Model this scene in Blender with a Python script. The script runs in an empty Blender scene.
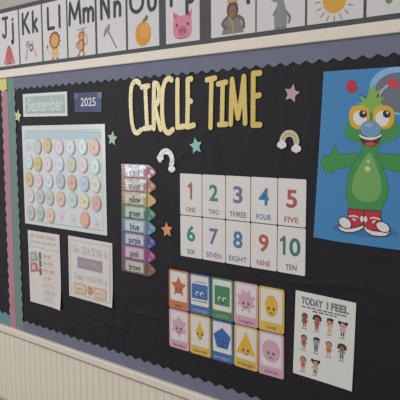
import bpy, bmesh, math, random
from mathutils import Vector, Matrix, Euler, noise
random.seed(7)
S = bpy.context.scene
COL = S.collection

# ------------------------------------------------------------------ camera, world, lights, exposure
cam = bpy.data.cameras.new('camera')
camo = bpy.data.objects.new('camera', cam); COL.objects.link(camo)
cam.sensor_width = 36; cam.sensor_fit = 'HORIZONTAL'; cam.lens = 36*623.567/400
yaw, pit, rol = -0.7128334, -0.1042893, -0.0054837
fwd = Vector((math.sin(yaw)*math.cos(pit), math.cos(yaw)*math.cos(pit), math.sin(pit)))
rt = Vector((math.cos(yaw), -math.sin(yaw), 0)); up = rt.cross(fwd)
r2 = rt*math.cos(rol)+up*math.sin(rol); u2 = up*math.cos(rol)-rt*math.sin(rol)
M = Matrix((r2, u2, -fwd)).transposed().to_4x4()
M.translation = Vector((0.58613, -1.71553, 0.23519))
camo.matrix_world = M
cam.clip_start = 0.02
S.camera = camo

w = bpy.data.worlds.new('world'); S.world = w; w.use_nodes = True
w.node_tree.nodes['Background'].inputs[0].default_value = (0.93, 0.95, 1.0, 1)
w.node_tree.nodes['Background'].inputs[1].default_value = 0.50

def area(name, loc, target, sx, sy, power, color):
    l = bpy.data.lights.new(name, 'AREA'); l.shape = 'RECTANGLE'; l.size = sx; l.size_y = sy
    l.energy = power; l.color = color
    o = bpy.data.objects.new(name, l); COL.objects.link(o); o.location = loc
    o.rotation_euler = (Vector(target)-Vector(loc)).to_track_quat('-Z', 'Y').to_euler()
    return o
area('ceiling_panel', (-1.9, -1.5, 1.75), (-1.9, -1.5, 0), 1.2, 0.6, 19, (1, .95, .87))
area('ceiling_panel', (0.3, -1.7, 1.75), (0.3, -1.7, 0), 1.2, 0.6, 10, (1, .94, .86))
area('ceiling_panel', (-0.8, -3.6, 1.75), (-0.8, -3.6, 0), 1.2, 0.6, 26, (1, .95, .87))
area('window_daylight', (-4.9, -3.7, 0.6), (-1.3, 0, 0.1), 1.3, 1.4, 62, (.92, .96, 1.0))

vs = S.view_settings
vs.view_transform = 'Standard'; vs.look = 'None'; vs.gamma = 1; vs.use_curve_mapping = False
vs.exposure = 0.0

# ------------------------------------------------------------------ materials
def lin(h):
    h = h.lstrip('#'); c = [int(h[i:i+2], 16)/255 for i in (0, 2, 4)]
    return tuple(x/12.92 if x <= .04045 else ((x+.055)/1.055)**2.4 for x in c)+(1,)
MATS = {}
def mat(hexc, rough=.7, coat=0.0, var=.04, bump=0.0, bscale=60, metal=0.0, spec=.4, key=''):
    k = (hexc, rough, coat, var, bump, bscale, metal, spec)
    if k in MATS: return MATS[k]
    m = bpy.data.materials.new((key or 'paint')+'_'+hexc.strip('#')); m.use_nodes = True
    nt = m.node_tree; b = nt.nodes['Principled BSDF']
    c = lin(hexc)
    tc = nt.nodes.new('ShaderNodeTexCoord')
    n = nt.nodes.new('ShaderNodeTexNoise'); n.inputs['Scale'].default_value = 14; n.inputs['Detail'].default_value = 5
    nt.links.new(tc.outputs['Object'], n.inputs['Vector'])
    r = nt.nodes.new('ShaderNodeMapRange'); r.inputs['To Min'].default_value = 1-var; r.inputs['To Max'].default_value = 1+var
    nt.links.new(n.outputs['Fac'], r.inputs['Value'])
    mx = nt.nodes.new('ShaderNodeMix'); mx.data_type = 'RGBA'; mx.blend_type = 'MULTIPLY'; mx.inputs['Factor'].default_value = 1
    mx.inputs['A'].default_value = c
    nt.links.new(r.outputs['Result'], mx.inputs['B'])
    nt.links.new(mx.outputs['Result'], b.inputs['Base Color'])
    b.inputs['Roughness'].default_value = rough; b.inputs['Metallic'].default_value = metal
    b.inputs['Specular IOR Level'].default_value = spec
    if coat: b.inputs['Coat Weight'].default_value = coat; b.inputs['Coat Roughness'].default_value = .12
    if bump:
        n2 = nt.nodes.new('ShaderNodeTexNoise'); n2.inputs['Scale'].default_value = bscale; n2.inputs['Detail'].default_value = 4
        nt.links.new(tc.outputs['Object'], n2.inputs['Vector'])
        bp = nt.nodes.new('ShaderNodeBump'); bp.inputs['Strength'].default_value = bump; bp.inputs['Distance'].default_value = .004
        nt.links.new(n2.outputs['Fac'], bp.inputs['Height']); nt.links.new(bp.outputs['Normal'], b.inputs['Normal'])
        if coat: nt.links.new(bp.outputs['Normal'], b.inputs['Coat Normal'])
    MATS[k] = m
    return m
def paper(h): return mat(h, .65, 0, .03, .08, 25, key='paper')
def ink(h): return mat(h, .6, 0, .03, key='ink')
def lam(h): return mat(h, .55, .10, .03, .25, 18, key='laminate')
def foil(h): return mat(h, .28, .3, .08, .9, 55, .75, key='foil')

# ------------------------------------------------------------------ mesh building (x right, z up, d = distance out from the wall)
class MB:
    def __init__(s): s.v = []; s.f = []; s.mi = []; s.mats = []; s.k = 0
    def lift(s): s.k = (s.k+1) % 12; return s.k*1.3e-5
    def m(s, mt):
        if mt not in s.mats: s.mats.append(mt)
        return s.mats.index(mt)
    def poly(s, pts, d0, d1, mt, bevel=0):
        pts = [tuple(p) for p in pts]
        a = sum(pts[i][0]*pts[(i+1) % len(pts)][1]-pts[(i+1) % len(pts)][0]*pts[i][1] for i in range(len(pts)))
        if a < 0: pts = pts[::-1]
        n = len(pts); i = s.m(mt); o = len(s.v)
        d1 += s.lift()
        if bevel:
            cx = sum(p[0] for p in pts)/n; cz = sum(p[1] for p in pts)/n
            rings = [(pts, d0), (pts, d1-bevel)]
            for t in (.45, 1.0):
                sh = bevel*(1-math.cos(t*math.pi/2)); rise = bevel*math.sin(t*math.pi/2)
                q = []
                for p in pts:
                    L = math.hypot(p[0]-cx, p[1]-cz) or 1
                    q.append((p[0]-(p[0]-cx)/L*sh, p[1]-(p[1]-cz)/L*sh))
                rings.append((q, d1-bevel+rise))
        else: rings = [(pts, d0), (pts, d1)]
        for q, d in rings: s.v += [(p[0], -d, p[1]) for p in q]
        R = len(rings)
        s.f.append(list(range(o+(R-1)*n, o+R*n))); s.mi.append(i)
        s.f.append(list(range(o, o+n))[::-1]); s.mi.append(i)
        for r in range(R-1):
            for k in range(n):
                k2 = (k+1) % n
                s.f.append([o+r*n+k, o+r*n+k2, o+(r+1)*n+k2, o+(r+1)*n+k]); s.mi.append(i)
        return s
    def rect(s, cx, cz, wd, h, d0, d1, mt, r=0, n=5, bevel=0):
        if not r: return s.poly([(cx-wd/2, cz-h/2), (cx+wd/2, cz-h/2), (cx+wd/2, cz+h/2), (cx-wd/2, cz+h/2)], d0, d1, mt, bevel)
        return s.poly(rrect(cx, cz, wd, h, r, n), d0, d1, mt, bevel)
    def ell(s, cx, cz, rx, rz, d0, d1, mt, n=28, rot=0, bevel=0):
        c, q = math.cos(rot), math.sin(rot)
        return s.poly([(cx+rx*math.cos(t)*c-rz*math.sin(t)*q, cz+rx*math.cos(t)*q+rz*math.sin(t)*c) for t in [2*math.pi*k/n for k in range(n)]], d0, d1, mt, bevel)
    def stroke(s, pts, wd, d0, d1, mt, smooth=True, taper=None):
        P = smoothed(pts) if smooth and len(pts) > 2 else [tuple(p) for p in pts]
        n = len(P); L = []; R = []
        for k in range(n):
            a = P[max(0, k-1)]; b = P[min(n-1, k+1)]
            tx, tz = b[0]-a[0], b[1]-a[1]; l = math.hypot(tx, tz) or 1e-9
            hw = wd/2*(taper(k/(n-1)) if taper else 1)
            nx, nz = -tz/l*hw, tx/l*hw
            L.append((P[k][0]+nx, P[k][1]+nz)); R.append((P[k][0]-nx, P[k][1]-nz))
        def cap(c, frm, sgn):
            a0 = math.atan2(frm[1]-c[1], frm[0]-c[0]); r = math.hypot(frm[0]-c[0], frm[1]-c[1])
            return [(c[0]+r*math.cos(a0+sgn*math.pi*j/8), c[1]+r*math.sin(a0+sgn*math.pi*j/8)) for j in range(1, 8)]
        d1 += s.lift()
        i = s.m(mt); o = len(s.v)
        s.v += [(p[0], -d1, p[1]) for p in L]+[(p[0], -d1, p[1]) for p in R]
        s.v += [(p[0], -d0, p[1]) for p in L]+[(p[0], -d0, p[1]) for p in R]
        for k in range(n-1):
            s.f += [[o+k, o+n+k, o+n+k+1, o+k+1], [o+2*n+k, o+2*n+k+1, o+3*n+k+1, o+3*n+k],
                    [o+k, o+k+1, o+2*n+k+1, o+2*n+k], [o+n+k, o+3*n+k, o+3*n+k+1, o+n+k+1]]; s.mi += [i]*4
        s.poly([L[0]]+cap(P[0], L[0], 1)+[R[0]], d0, d1, mt)
        s.poly([R[-1]]+cap(P[-1], R[-1], 1)+[L[-1]], d0, d1, mt)
        return s
    def box(s, x0, x1, d0, d1, z0, z1, mt): return s.rect((x0+x1)/2, (z0+z1)/2, x1-x0, z1-z0, d0, d1, mt)
    def sheet(s, cx, cz, wd, h, d0, d1, mt, warp=None, nx=14, nz=14, wob=0):
        i = s.m(mt); o = len(s.v)
        for d in (d1, d0):
            for b in range(nz+1):
                for a in range(nx+1):
                    s.v.append((cx-wd/2+wd*a/nx, -d, cz-h/2+h*b/nz))
        N = (nx+1)*(nz+1); q = lambda a, b, l: o+l*N+b*(nx+1)+a
        for b in range(nz):
            for a in range(nx):
                s.f.append([q(a, b, 0), q(a+1, b, 0), q(a+1, b+1, 0), q(a, b+1, 0)]); s.f.append([q(a, b, 1), q(a, b+1, 1), q(a+1, b+1, 1), q(a+1, b, 1)]); s.mi += [i, i]
        for b in range(nz):
            s.f.append([q(nx, b, 0), q(nx, b, 1), q(nx, b+1, 1), q(nx, b+1, 0)]); s.f.append([q(0, b, 0), q(0, b+1, 0), q(0, b+1, 1), q(0, b, 1)]); s.mi += [i, i]
        for a in range(nx):
            s.f.append([q(a, 0, 0), q(a, 0, 1), q(a+1, 0, 1), q(a+1, 0, 0)]); s.f.append([q(a, nz, 0), q(a+1, nz, 0), q(a+1, nz, 1), q(a, nz, 1)]); s.mi += [i, i]
        return s
    def text(s, body, cx, cz, size, d, mt, wmax=None, bold=0.0, shear=0.0, sx=1.0, thick=.0002):
        vs_, fs = glyphs(body, bold, shear)
        if not vs_: return s
        xs = [v[0] for v in vs_]; ys = [v[1] for v in vs_]
        x0, x1 = min(xs), max(xs)
        k = size/.72; kx = k*sx
        if wmax: kx = wmax/(x1-x0)
        i = s.m(mt); o = len(s.v)
        s.v += [(cx+(v[0]-(x0+x1)/2)*kx, -d-thick, cz+(v[1]-.36)*k) for v in vs_]
        for f in fs: s.f.append([o+a for a in f]); s.mi.append(i)
        return s
    def build(s, name, parent=None, origin=None, warp=None, smooth=False):
        me = bpy.data.meshes.new(name)
        V = s.v
        if warp: V = [(x, y-warp(x, z), z) for x, y, z in V]
        if origin is not None: V = [(x-origin[0], y-origin[1], z-origin[2]) for x, y, z in V]
        me.from_pydata(V, [], s.f)
        for m_ in s.mats: me.materials.append(m_)
        for p, i in zip(me.polygons, s.mi): p.material_index = i; p.use_smooth = smooth
        me.update()
        o = bpy.data.objects.new(name, me); COL.objects.link(o)
        if origin is not None: o.location = origin
        if parent is not None: o.parent = parent
        return o
GC = {}
def glyphs(body, bold, shear):
    k = (body, bold, shear)
    if k in GC: return GC[k]
    c = bpy.data.curves.new('t', 'FONT'); c.body = body; c.offset = bold; c.shear = shear; c.resolution_u = 4
    o = bpy.data.objects.new('t', c); COL.objects.link(o)
    dg = bpy.context.evaluated_depsgraph_get(); dg.update()
    me = o.evaluated_get(dg).to_mesh()
    vs_ = [tuple(v.co) for v in me.vertices]; fs = [list(p.vertices) for p in me.polygons]
    fs = [f if me.polygons[i].normal.z > 0 else f[::-1] for i, f in enumerate(fs)]
    o.evaluated_get(dg).to_mesh_clear(); bpy.data.objects.remove(o); bpy.data.curves.remove(c)
    GC[k] = (vs_, fs)
    return GC[k]
def rrect(cx, cz, wd, h, r, n=5):
    out = []
    for (sx, sz, a0) in ((1, -1, -90), (1, 1, 0), (-1, 1, 90), (-1, -1, 180)):
        for j in range(n+1):
            t = math.radians(a0+90*j/n)
            out.append((cx+sx*(wd/2-r)+r*math.cos(t), cz+sz*(h/2-r)+r*math.sin(t)))
    return out
def smoothed(pts, n=6):
    P = [pts[0]]+list(pts)+[pts[-1]]; out = []
    for k in range(1, len(P)-2):
        p0, p1, p2, p3 = P[k-1:k+3]
        for j in range(n):
            t = j/n
            out.append(tuple(.5*((2*p1[i])+(-p0[i]+p2[i])*t+(2*p0[i]-5*p1[i]+4*p2[i]-p3[i])*t*t+(-p0[i]+3*p1[i]-3*p2[i]+p3[i])*t**3) for i in (0, 1)))
    out.append(tuple(pts[-1]))
    return out
def closed(pts, n=5):
    m_ = len(pts); out = []
    for k in range(m_):
        p0, p1, p2, p3 = pts[k-1], pts[k], pts[(k+1) % m_], pts[(k+2) % m_]
        for j in range(n):
            t = j/n
            out.append(tuple(.5*((2*p1[i])+(-p0[i]+p2[i])*t+(2*p0[i]-5*p1[i]+4*p2[i]-p3[i])*t*t+(-p0[i]+3*p1[i]-3*p2[i]+p3[i])*t**3) for i in (0, 1)))
    return out
def star_pts(cx, cz, R, r, rot=0, rnd=True, n=5):
    P = []
    for k in range(2*n):
        a = math.radians(90+rot)+math.pi*k/n; q = R if k % 2 == 0 else r
        P.append((cx+q*math.cos(a), cz+q*math.sin(a)))
    if not rnd: return P
    out = []
    for k, p in enumerate(P):                        # blunt the tips a little
        if k % 2 == 0:
            a, b = P[k-1], P[(k+1) % len(P)]
            for t in (.12, .05): out.append((p[0]+(a[0]-p[0])*t-(p[0]-cx)*.04, p[1]+(a[1]-p[1])*t-(p[1]-cz)*.04))
            for t in (.05, .12): out.append((p[0]+(b[0]-p[0])*t-(p[0]-cx)*.04, p[1]+(b[1]-p[1])*t-(p[1]-cz)*.04))
        else: out.append(p)
    return out
def thing(name, label, cat, x, z, d=.004, rot=0, group=None):
    o = bpy.data.objects.new(name, None); COL.objects.link(o); o.empty_display_size = .02
    o.location = (x, -d, z); o.rotation_euler = (0, -math.radians(rot), 0)
    return tag(o, label, cat, group)
def tag(o, label, cat, group=None):
    o['label'] = label; o['category'] = cat
    if group: o['group'] = group
    return o
def struct(o): o['kind'] = 'structure'; return o
def loc(pts, x, z): return [(p[0]-x, p[1]-z) for p in pts]

# ------------------------------------------------------------------ the setting
WALL = mat('#a8a39c', .8, 0, .04, .1, 90, key='wall_paint')
CREAM = mat('#ddd3c6', .45, 0, .03, .05, 30, key='cream_paint')
BEAD = mat('#ded6c6', .5, 0, .03, .05, 20, key='bead_paint')
XL, XR, FL = -4.2, 2.4, -1.245
b = MB(); b.box(XL, XR, -.12, 0, FL, 1.9, WALL); struct(b.build('wall_back'))
# beadboard wainscot: one corrugated profile
b = MB(); mi = b.m(BEAD); prof = []
pitch = .0440; x = XL
while x < XR:
    prof += [(x, .012), (x+pitch*.84, .012), (x+pitch*.89, .0106), (x+pitch*.92, .0126), (x+pitch*.95, .0126), (x+pitch*.975, .0106)]
    x += pitch
z0, z1 = FL, -.777
for (px, d) in prof: b.v += [(px, -d, z0), (px, -d, z1), (px, -.0005, z1), (px, -.0005, z0)]
for k in range(len(prof)-1):
    a, c = 4*k, 4*k+4
    b.f += [[a, c, c+1, a+1], [a+1, c+1, c+2, a+2]]; b.mi += [mi, mi]
struct(b.build('wainscot'))
def moulding(name, z0, z1, d, mt, r=.004):
    P = [(.0005, z0), (d-r, z0), (d-r*.3, z0+r*.3), (d, z0+r), (d, z1-r), (d-r*.3, z1-r*.3), (d-r, z1), (.0005, z1)]
    b = MB(); mi = b.m(mt); n = len(P)
    for xx in (XL, XR): b.v += [(xx, -p[0], p[1]) for p in P]
    for k in range(n):
        k2 = (k+1) % n; b.f.append([k, n+k, n+k2, k2]); b.mi.append(mi)
    b.f += [list(range(n))[::-1], list(range(n, 2*n))]; b.mi += [mi, mi]
    return struct(b.build(name))
moulding('trim_1', .5150, .5525, .013, CREAM, .003)
moulding('trim_2', -.7690, -.7350, .022, CREAM, .005)
b = MB(); b.box(XL, XR, .0005, .006, -.7770, -.7690, mat('#8f877a', .7)); struct(b.build('rail_gap_shade'))  # recessed strip, coloured dark for the shadow line of the gap under the rail
moulding('baseboard_back', FL, -1.132, .018, mat('#a8987f', .6, 0, .06), .006)
fb = MB(); FLOOR = mat('#9a8b78', .5, 0, .1)
fb.v = [(XL, 0, FL), (XR, 0, FL), (XR, -5, FL), (XL, -5, FL), (XL, 0, FL-.1), (XR, 0, FL-.1), (XR, -5, FL-.1), (XL, -5, FL-.1)]
fb.m(FLOOR); fb.f = [[3, 2, 1, 0], [4, 5, 6, 7], [0, 1, 5, 4], [1, 2, 6, 5], [2, 3, 7, 6], [3, 0, 4, 7]]; fb.mi = [0]*6
struct(fb.build('floor'))

# ------------------------------------------------------------------ the boards: backing paper and scalloped borders
BR = 0.42
BLACK = mat('#242226', .55, 0, .08, 1.0, 6, spec=.15, key='black_paper')
FOLDS = [([(-0.6678,-0.2513),(-0.1317,-0.2261)], 1.0, .008), ([(-0.2853,-0.4472),(-0.1251,-0.4519)], .9, .008), ([(-0.4679,-0.1957),(-0.3059,-0.2738)], .7, .007), ([(-0.5322,0.4711),(-0.5402,0.1194)], .8, .012), ([(-0.4365,0.4329),(-0.4504,0.1539)], .8, .010),
 ([(-0.5897,0.4437),(-0.7117,0.1310)], .6, .012), ([(-0.8223,0.2866),(-1.0434,0.1219)], .7, .010), ([(-0.8226,0.2164),(-1.0966,0.1089)], .5, .012), ([(-1.3843,0.1745),(-1.3481,-0.2825)], .6, .012), ([(-1.3675,-0.3063),(-1.0236,-0.3384)], .9, .009), ([(-1.7559,-0.5328),(-1.0808,-0.5886)], .7, .011),
 ([(-1.3735,-0.5094),(-1.0628,-0.4759)], .7, .010), ([(-1.1085,-0.5947),(-0.5012,-0.6220)], .6, .011), ([(-1.3805,0.2974),(-1.2872,0.3946)], .6, .010), ([(-2.0002,-0.6054),(-1.3441,-0.5818)], .5, .010), ([(-0.5047,-0.3080),(-0.4938,-0.5785)], .6, .008), ([(-0.2587,-0.1486),(-0.1350,-0.1120)], .7, .009), ([(-0.2714,-0.3147),(-0.1293,-0.3087)], .6, .010)]
def backing(x0, x1, z0, z1, label):
    b = MB(); st = .0062
    nx = int((x1-x0)/st); nz = int((z1-z0)/st); mi = b.m(BLACK)
    def hgt(x, z):
        v = Vector((x, z, 0))
        h = .5*noise.noise(Vector((x*4.0+z*2.2, z*1.2-x*.8, 3.1)))
        rdg = 1-abs(noise.noise(Vector((x*1.7+z*2.6, z*3.2-x*1.1, 8.0))))*2.2
        h += .55*max(0, rdg)**4
        rdg2 = 1-abs(noise.noise(Vector((x*3.4-z*.8, z*1.5+x*.5, 1.7))))*2.4
        h += .45*max(0, rdg2)**5
        rdg3 = 1-abs(noise.noise(Vector((x*1.1, z*5.5+x*1.6, 5.2))))*2.4
        h += .45*max(0, rdg3)**5
        for (a_, c_), am, wd_ in FOLDS:
            ux, uz = c_[0]-a_[0], c_[1]-a_[1]; L2 = ux*ux+uz*uz
            tt = ((x-a_[0])*ux+(z-a_[1])*uz)/L2
            if -.15 < tt < 1.15:
                dist = ((x-a_[0])*uz-(z-a_[1])*ux)/math.sqrt(L2)+.006*math.sin(tt*9+a_[0]*7)
                if abs(dist) < .06:
                    e_ = max(0, 1-abs(tt-.5)/.65)
                    h += am*e_*(math.exp(-(dist/wd_)**2)-.5*math.exp(-((dist-1.8*wd_)/wd_)**2))
        return .0006+.0029*min(1, max(0, .25+h*.75))
    for j in range(nz+1):
        for i in range(nx+1):
            xx = x0+(x1-x0)*i/nx; zz = z0+(z1-z0)*j/nz
            b.v.append((xx, -hgt(xx, zz), zz))
    for j in range(nz):
        for i in range(nx):
            a = j*(nx+1)+i; b.f.append([a, a+1, a+nx+2, a+nx+1]); b.mi.append(mi)
    o = len(b.v); b.v += [(x0, -.0003, z0), (x1, -.0003, z0), (x1, -.0003, z1), (x0, -.0003, z1)]
    b.f.append([o, o+3, o+2, o+1]); b.mi.append(mi)
    return tag(b.build('backing_paper', smooth=True), label, 'paper')
nt = BLACK.node_tree
for n_ in nt.nodes:
    if n_.type == 'BUMP': n_.inputs['Distance'].default_value = .009; nt.nodes['Noise Texture.001'].inputs['Detail'].default_value = 1.2; nt.nodes['Noise Texture.001'].inputs['Distortion'].default_value = .8
    if n_.type == 'TEX_NOISE' and n_.inputs['Scale'].default_value == 6:
        mp = nt.nodes.new('ShaderNodeMapping'); mp.inputs['Rotation'].default_value = (0, .9, 0); mp.inputs['Scale'].default_value = (.9, 1, .4)
        nt.links.new(nt.nodes['Texture Coordinate'].outputs['Object'], mp.inputs['Vector']); nt.links.new(mp.outputs['Vector'], n_.inputs['Vector'])
backing(-2.126, BR, -.733, .514, 'wrinkled black paper covering the large circle time board')
backing(-3.2, -2.130, -.733, .514, 'black paper on the neighbouring board at the far left edge')

def scallop(t, pitch, amp):
    a = abs(math.sin(math.pi*t/pitch)); c = .5-.5*math.cos(2*math.pi*t/pitch)
    return amp*(.45*a+.55*c)
def border_h(x0, x1, zflat, zedge, pitch, amp, mt, label, d0=.0034, d1=.0042, phase=0):
    n = int((x1-x0)/.004); b = MB(); mi = b.m(mt); sg = 1 if zedge > zflat else -1
    for k in range(n+1):
        xx = x0+(x1-x0)*k/n; ze = zedge+sg*scallop(xx-phase, pitch, amp)
        b.v += [(xx, -d1, zflat), (xx, -d1, ze), (xx, -d0, zflat), (xx, -d0, ze)]
    for k in range(n):
        a, c = 4*k, 4*k+4; q = [[a, a+1, c+1, c], [a+2, c+2, c+3, a+3], [a+1, a+3, c+3, c+1], [a, c, c+2, a+2]]
        if sg > 0: q = [f[::-1] for f in q]
        b.f += q; b.mi += [mi]*4
    b.f += [[0, 2, 3, 1], [4*n, 4*n+1, 4*n+3, 4*n+2]]; b.mi += [mi, mi]
    return tag(b.build('scalloped_border'), label, 'border')
def border_v(z0, z1, xflat, xedge, pitch, amp, mt, label, d0, d1):
    n = int((z1-z0)/.004); b = MB(); mi = b.m(mt); sg = 1 if xedge > xflat else -1
    for k in range(n+1):
        zz = z0+(z1-z0)*k/n; xe = xedge+sg*scallop(zz, pitch, amp)
        b.v += [(xflat, -d1, zz), (xe, -d1, zz), (xflat, -d0, zz), (xe, -d0, zz)]
    for k in range(n):
        a, c = 4*k, 4*k+4; q = [[a, a+1, c+1, c], [a+2, c+2, c+3, a+3], [a+1, a+3, c+3, c+1], [a, c, c+2, a+2]]
        if sg < 0: q = [f[::-1] for f in q]
        b.f += q; b.mi += [mi]*4
    b.f += [[0, 2, 3, 1], [4*n, 4*n+1, 4*n+3, 4*n+2]]; b.mi += [mi, mi]
    return tag(b.build('scalloped_border'), label, 'border')
LAV = mat('#6c7084', .7, 0, .03, .1, 30, key='border_paper')
border_h(-2.10, BR, .514, .4635, .0475, .011, LAV, 'lavender grey scalloped border along the top of the board', phase=-.169)
border_h(-2.10, BR, -.734, -.6875, .0535, .011, LAV, 'lavender grey scalloped border along the bottom of the board', phase=-1.252)
border_v(-.734, .514, -2.124, -2.069, .052, .009, mat('#6c8680', .7, key='border_paper'), 'muted green scalloped border down the left end of the board', .0044, .0052)
border_h(-3.2, -2.131, .514, .4600, .0475, .011, mat('#d0c67e', .7, key='border_paper'), 'pale yellow border at the top of the neighbouring board')
border_h(-3.2, -2.131, -.734, -.678, .0535, .011, mat('#648c90', .7, key='border_paper'), 'teal scalloped border at the foot of the neighbouring board')
border_v(-.734, .452, -2.1255, -2.172, .052, .010, mat('#ac7e89', .7, key='border_paper'), 'dusty pink scalloped border beside the green one', .0044, .0052)

# ------------------------------------------------------------------ alphabet strip above the trim
CHAR = mat('#434448', .6, 0, .04, key='charcoal')
b = MB(); b.box(-3.2, BR+.2, .0006, .0028, .5527, .842, CHAR)
tag(b.build('alphabet_banner'), 'long charcoal grey banner strip backing the alphabet cards', 'banner')
GLYPH = {
 'J': [[(.15, 1), (.85, 1)], [(.6, 1), (.6, .3), (.5, .05), (.3, 0), (.1, .12)]],
 'K': [[(.1, 1), (.1, 0)], [(.85, 1), (.12, .45)], [(.3, .58), (.9, 0)]],
 'L': [[(.1, 1), (.1, 0), ], [(.1, 0), (.8, 0)]],
 'M': [[(.0, 0), (.1, 1)], [(.1, 1), (.5, .25)], [(.5, .25), (.9, 1)], [(.9, 1), (1, 0)]],
 'N': [[(.1, 0), (.1, 1)], [(.1, 1), (.85, 0)], [(.85, 0), (.85, 1)]],
 'O': [[(.5, 1), (.12, .8), (.05, .5), (.15, .15), (.5, 0), (.85, .15), (.95, .5), (.88, .8), (.5, 1)]],
 'P': [[(.15, 1), (.15, 0)], [(.15, 1), (.6, 1), (.85, .8), (.6, .52), (.15, .5)]],
 'Q': [[(.5, 1), (.12, .8), (.05, .5), (.15, .15), (.5, 0), (.85, .15), (.95, .5), (.88, .8), (.5, 1)], [(.6, .25), (.98, -.05)]],
 'R': [[(.15, 1), (.15, 0)], [(.15, 1), (.6, 1), (.85, .8), (.6, .52), (.15, .5)], [(.45, .5), (.9, 0)]],
 'S': [[(.85, .85), (.5, 1), (.15, .78), (.45, .54), (.8, .3), (.5, 0), (.1, .15)]],
 'T': [[(.0, 1), (1, 1)], [(.5, 1), (.5, 0)]],
 'j': [[(.5, .62), (.5, -.2), (.35, -.38), (.1, -.3)], [(.5, .85), (.5, .86)]],
 'k': [[(.1, 1), (.1, 0)], [(.75, .6), (.12, .28)], [(.3, .36), (.8, 0)]],
 'l': [[(.4, 1), (.4, 0)]],
 'm': [[(.0, .6), (.0, 0)], [(.0, .4), (.25, .6), (.48, .45), (.48, 0)], [(.5, .4), (.75, .6), (1, .45), (1, 0)]],
 'n': [[(.1, .6), (.1, 0)], [(.1, .38), (.45, .6), (.8, .42), (.8, 0)]],
 'o': [[(.5, .62), (.12, .48), (.08, .25), (.25, .02), (.5, -.02), (.8, .05), (.92, .3), (.85, .52), (.5, .62)]],
 'p': [[(.1, .6), (.1, -.42)], [(.1, .42), (.45, .62), (.85, .42), (.8, .12), (.45, 0), (.1, .12)]],
 'q': [[(.85, .6), (.85, -.42)], [(.85, .42), (.5, .62), (.1, .42), (.15, .12), (.5, 0), (.85, .12)]],
 'r': [[(.2, .6), (.2, 0)], [(.2, .38), (.5, .6), (.8, .52)]],
 's': [[(.75, .5), (.45, .62), (.2, .46), (.5, .3), (.75, .16), (.45, -.02), (.15, .1)]],
 't': [[(.45, .95), (.45, .08), (.75, .02)], [(.15, .62), (.8, .62)]],
}
def glyph(mb, ch, x0, z0, wd, h, sw, d, mt, d2=None):
    for st in GLYPH[ch]:
        mb.stroke([(x0+p[0]*wd, z0+p[1]*h) for p in st], sw, d, d2 or d+.0002, mt)
DK = ink('#33353a')
def pic_jacket(b, q):
    c = ink('#b8626a'); k = ink('#8f4850')
    b.poly([(-.028, .0), (-.022, .075), (-.012, .09), (.012, .09), (.022, .075), (.028, .0)], q, q+.0002, c)
    b.poly([(-.022, .078), (-.05, .005), (-.036, 0), (-.02, .05)], q, q+.0002, c); b.poly([(.022, .078), (.05, .005), (.036, 0), (.02, .05)], q, q+.0002, c)
    b.stroke([(0, .088), (0, .002)], .003, q+.0002, q+.0003, k); b.ell(0, .09, .011, .006, q+.0002, q+.0003, k)
    b.stroke([(-.026, .004), (.026, .004)], .004, q+.0002, q+.0003, k)
def pic_keys(b, q):
    g = ink('#8f98a6'); o_ = ink('#cf8a4a'); r = ink('#8c4a3c')
    b.stroke([(-.026, .085), (-.034, .05), (-.046, .012)], .009, q, q+.0002, g); b.ell(-.024, .088, .016, .017, q, q+.0002, g)
    b.stroke([(-.04, .025), (-.03, .02)], .006, q, q+.0002, g)
    b.ell(.004, .068, .015, .02, q, q+.0003, r); b.ell(.004, .068, .006, .009, q+.0003, q+.0004, ink('#d9d4d2'))
    b.stroke([(.01, .1), (.022, .09), (.018, .065), (.03, .055), (.05, .02)], .006, q, q+.0002, o_); b.stroke([(.04, .035), (.032, .028)], .005, q, q+.0002, o_)
def pic_lion(b, q):
    m = ink('#8a4c2a'); o_ = ink('#d09a58'); t = ink('#d8ac74')
    b.poly(rrect(0, .03, .05, .058, .015), q, q+.0002, t)
    for s in (-.018, .018): b.stroke([(s, .03), (s, .0)], .012, q, q+.0003, t); b.ell(s, -.002, .008, .004, q+.0003, q+.0004, m)
    b.poly([(x*1.0, z+.085) for x, z in star_pts(0, 0, .044, .038, 0, False, 11)], q+.0003, q+.0004, m)
    b.ell(0, .083, .03, .031, q+.0004, q+.0005, o_)
    for s in (-1, 1): b.ell(s*.011, .088, .003, .0036, q+.0005, q+.0006, DK)
    b.ell(0, .075, .005, .004, q+.0005, q+.0006, m); b.stroke([(-.01, .066), (0, .062), (.01, .066)], .002, q+.0005, q+.0006, m)
    b.stroke([(-.025, .02), (-.045, .03), (-.058, .055)], .003, q, q+.0002, t); b.ell(-.058, .058, .007, .009, q, q+.0002, ink('#93485a'))
def pic_monkey(b, q):
    m = ink('#a2623c'); t = ink('#d49c70')
    b.ell(0, .045, .022, .032, q, q+.0002, m); b.ell(-.004, .042, .012, .02, q+.0002, q+.0003, t)
    b.stroke([(.012, .06), (.02, .09), (.008, .112)], .008, q, q+.0002, m); b.stroke([(-.014, .06), (-.034, .05), (-.03, .03)], .008, q, q+.0002, m)
    b.stroke([(-.01, .02), (-.02, .0), (-.028, -.004)], .009, q, q+.0002, m); b.stroke([(.01, .02), (.016, .002), (.008, -.006)], .009, q, q+.0002, m)
    b.stroke([(.02, .04), (.04, .05), (.036, .08), (.03, .09)], .004, q, q+.0002, m)
    b.ell(0, .085, .021, .02, q+.0003, q+.0004, m); b.ell(0, .082, .013, .013, q+.0004, q+.0005, t)
    for s in (-1, 1): b.ell(s*.022, .086, .007, .008, q+.0003, q+.0004, t); b.ell(s*.006, .086, .0025, .003, q+.0005, q+.0006, DK)
    b.stroke([(-.03, .112), (.036, .118)], .005, q, q+.0001, ink('#8d8f94'))
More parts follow.
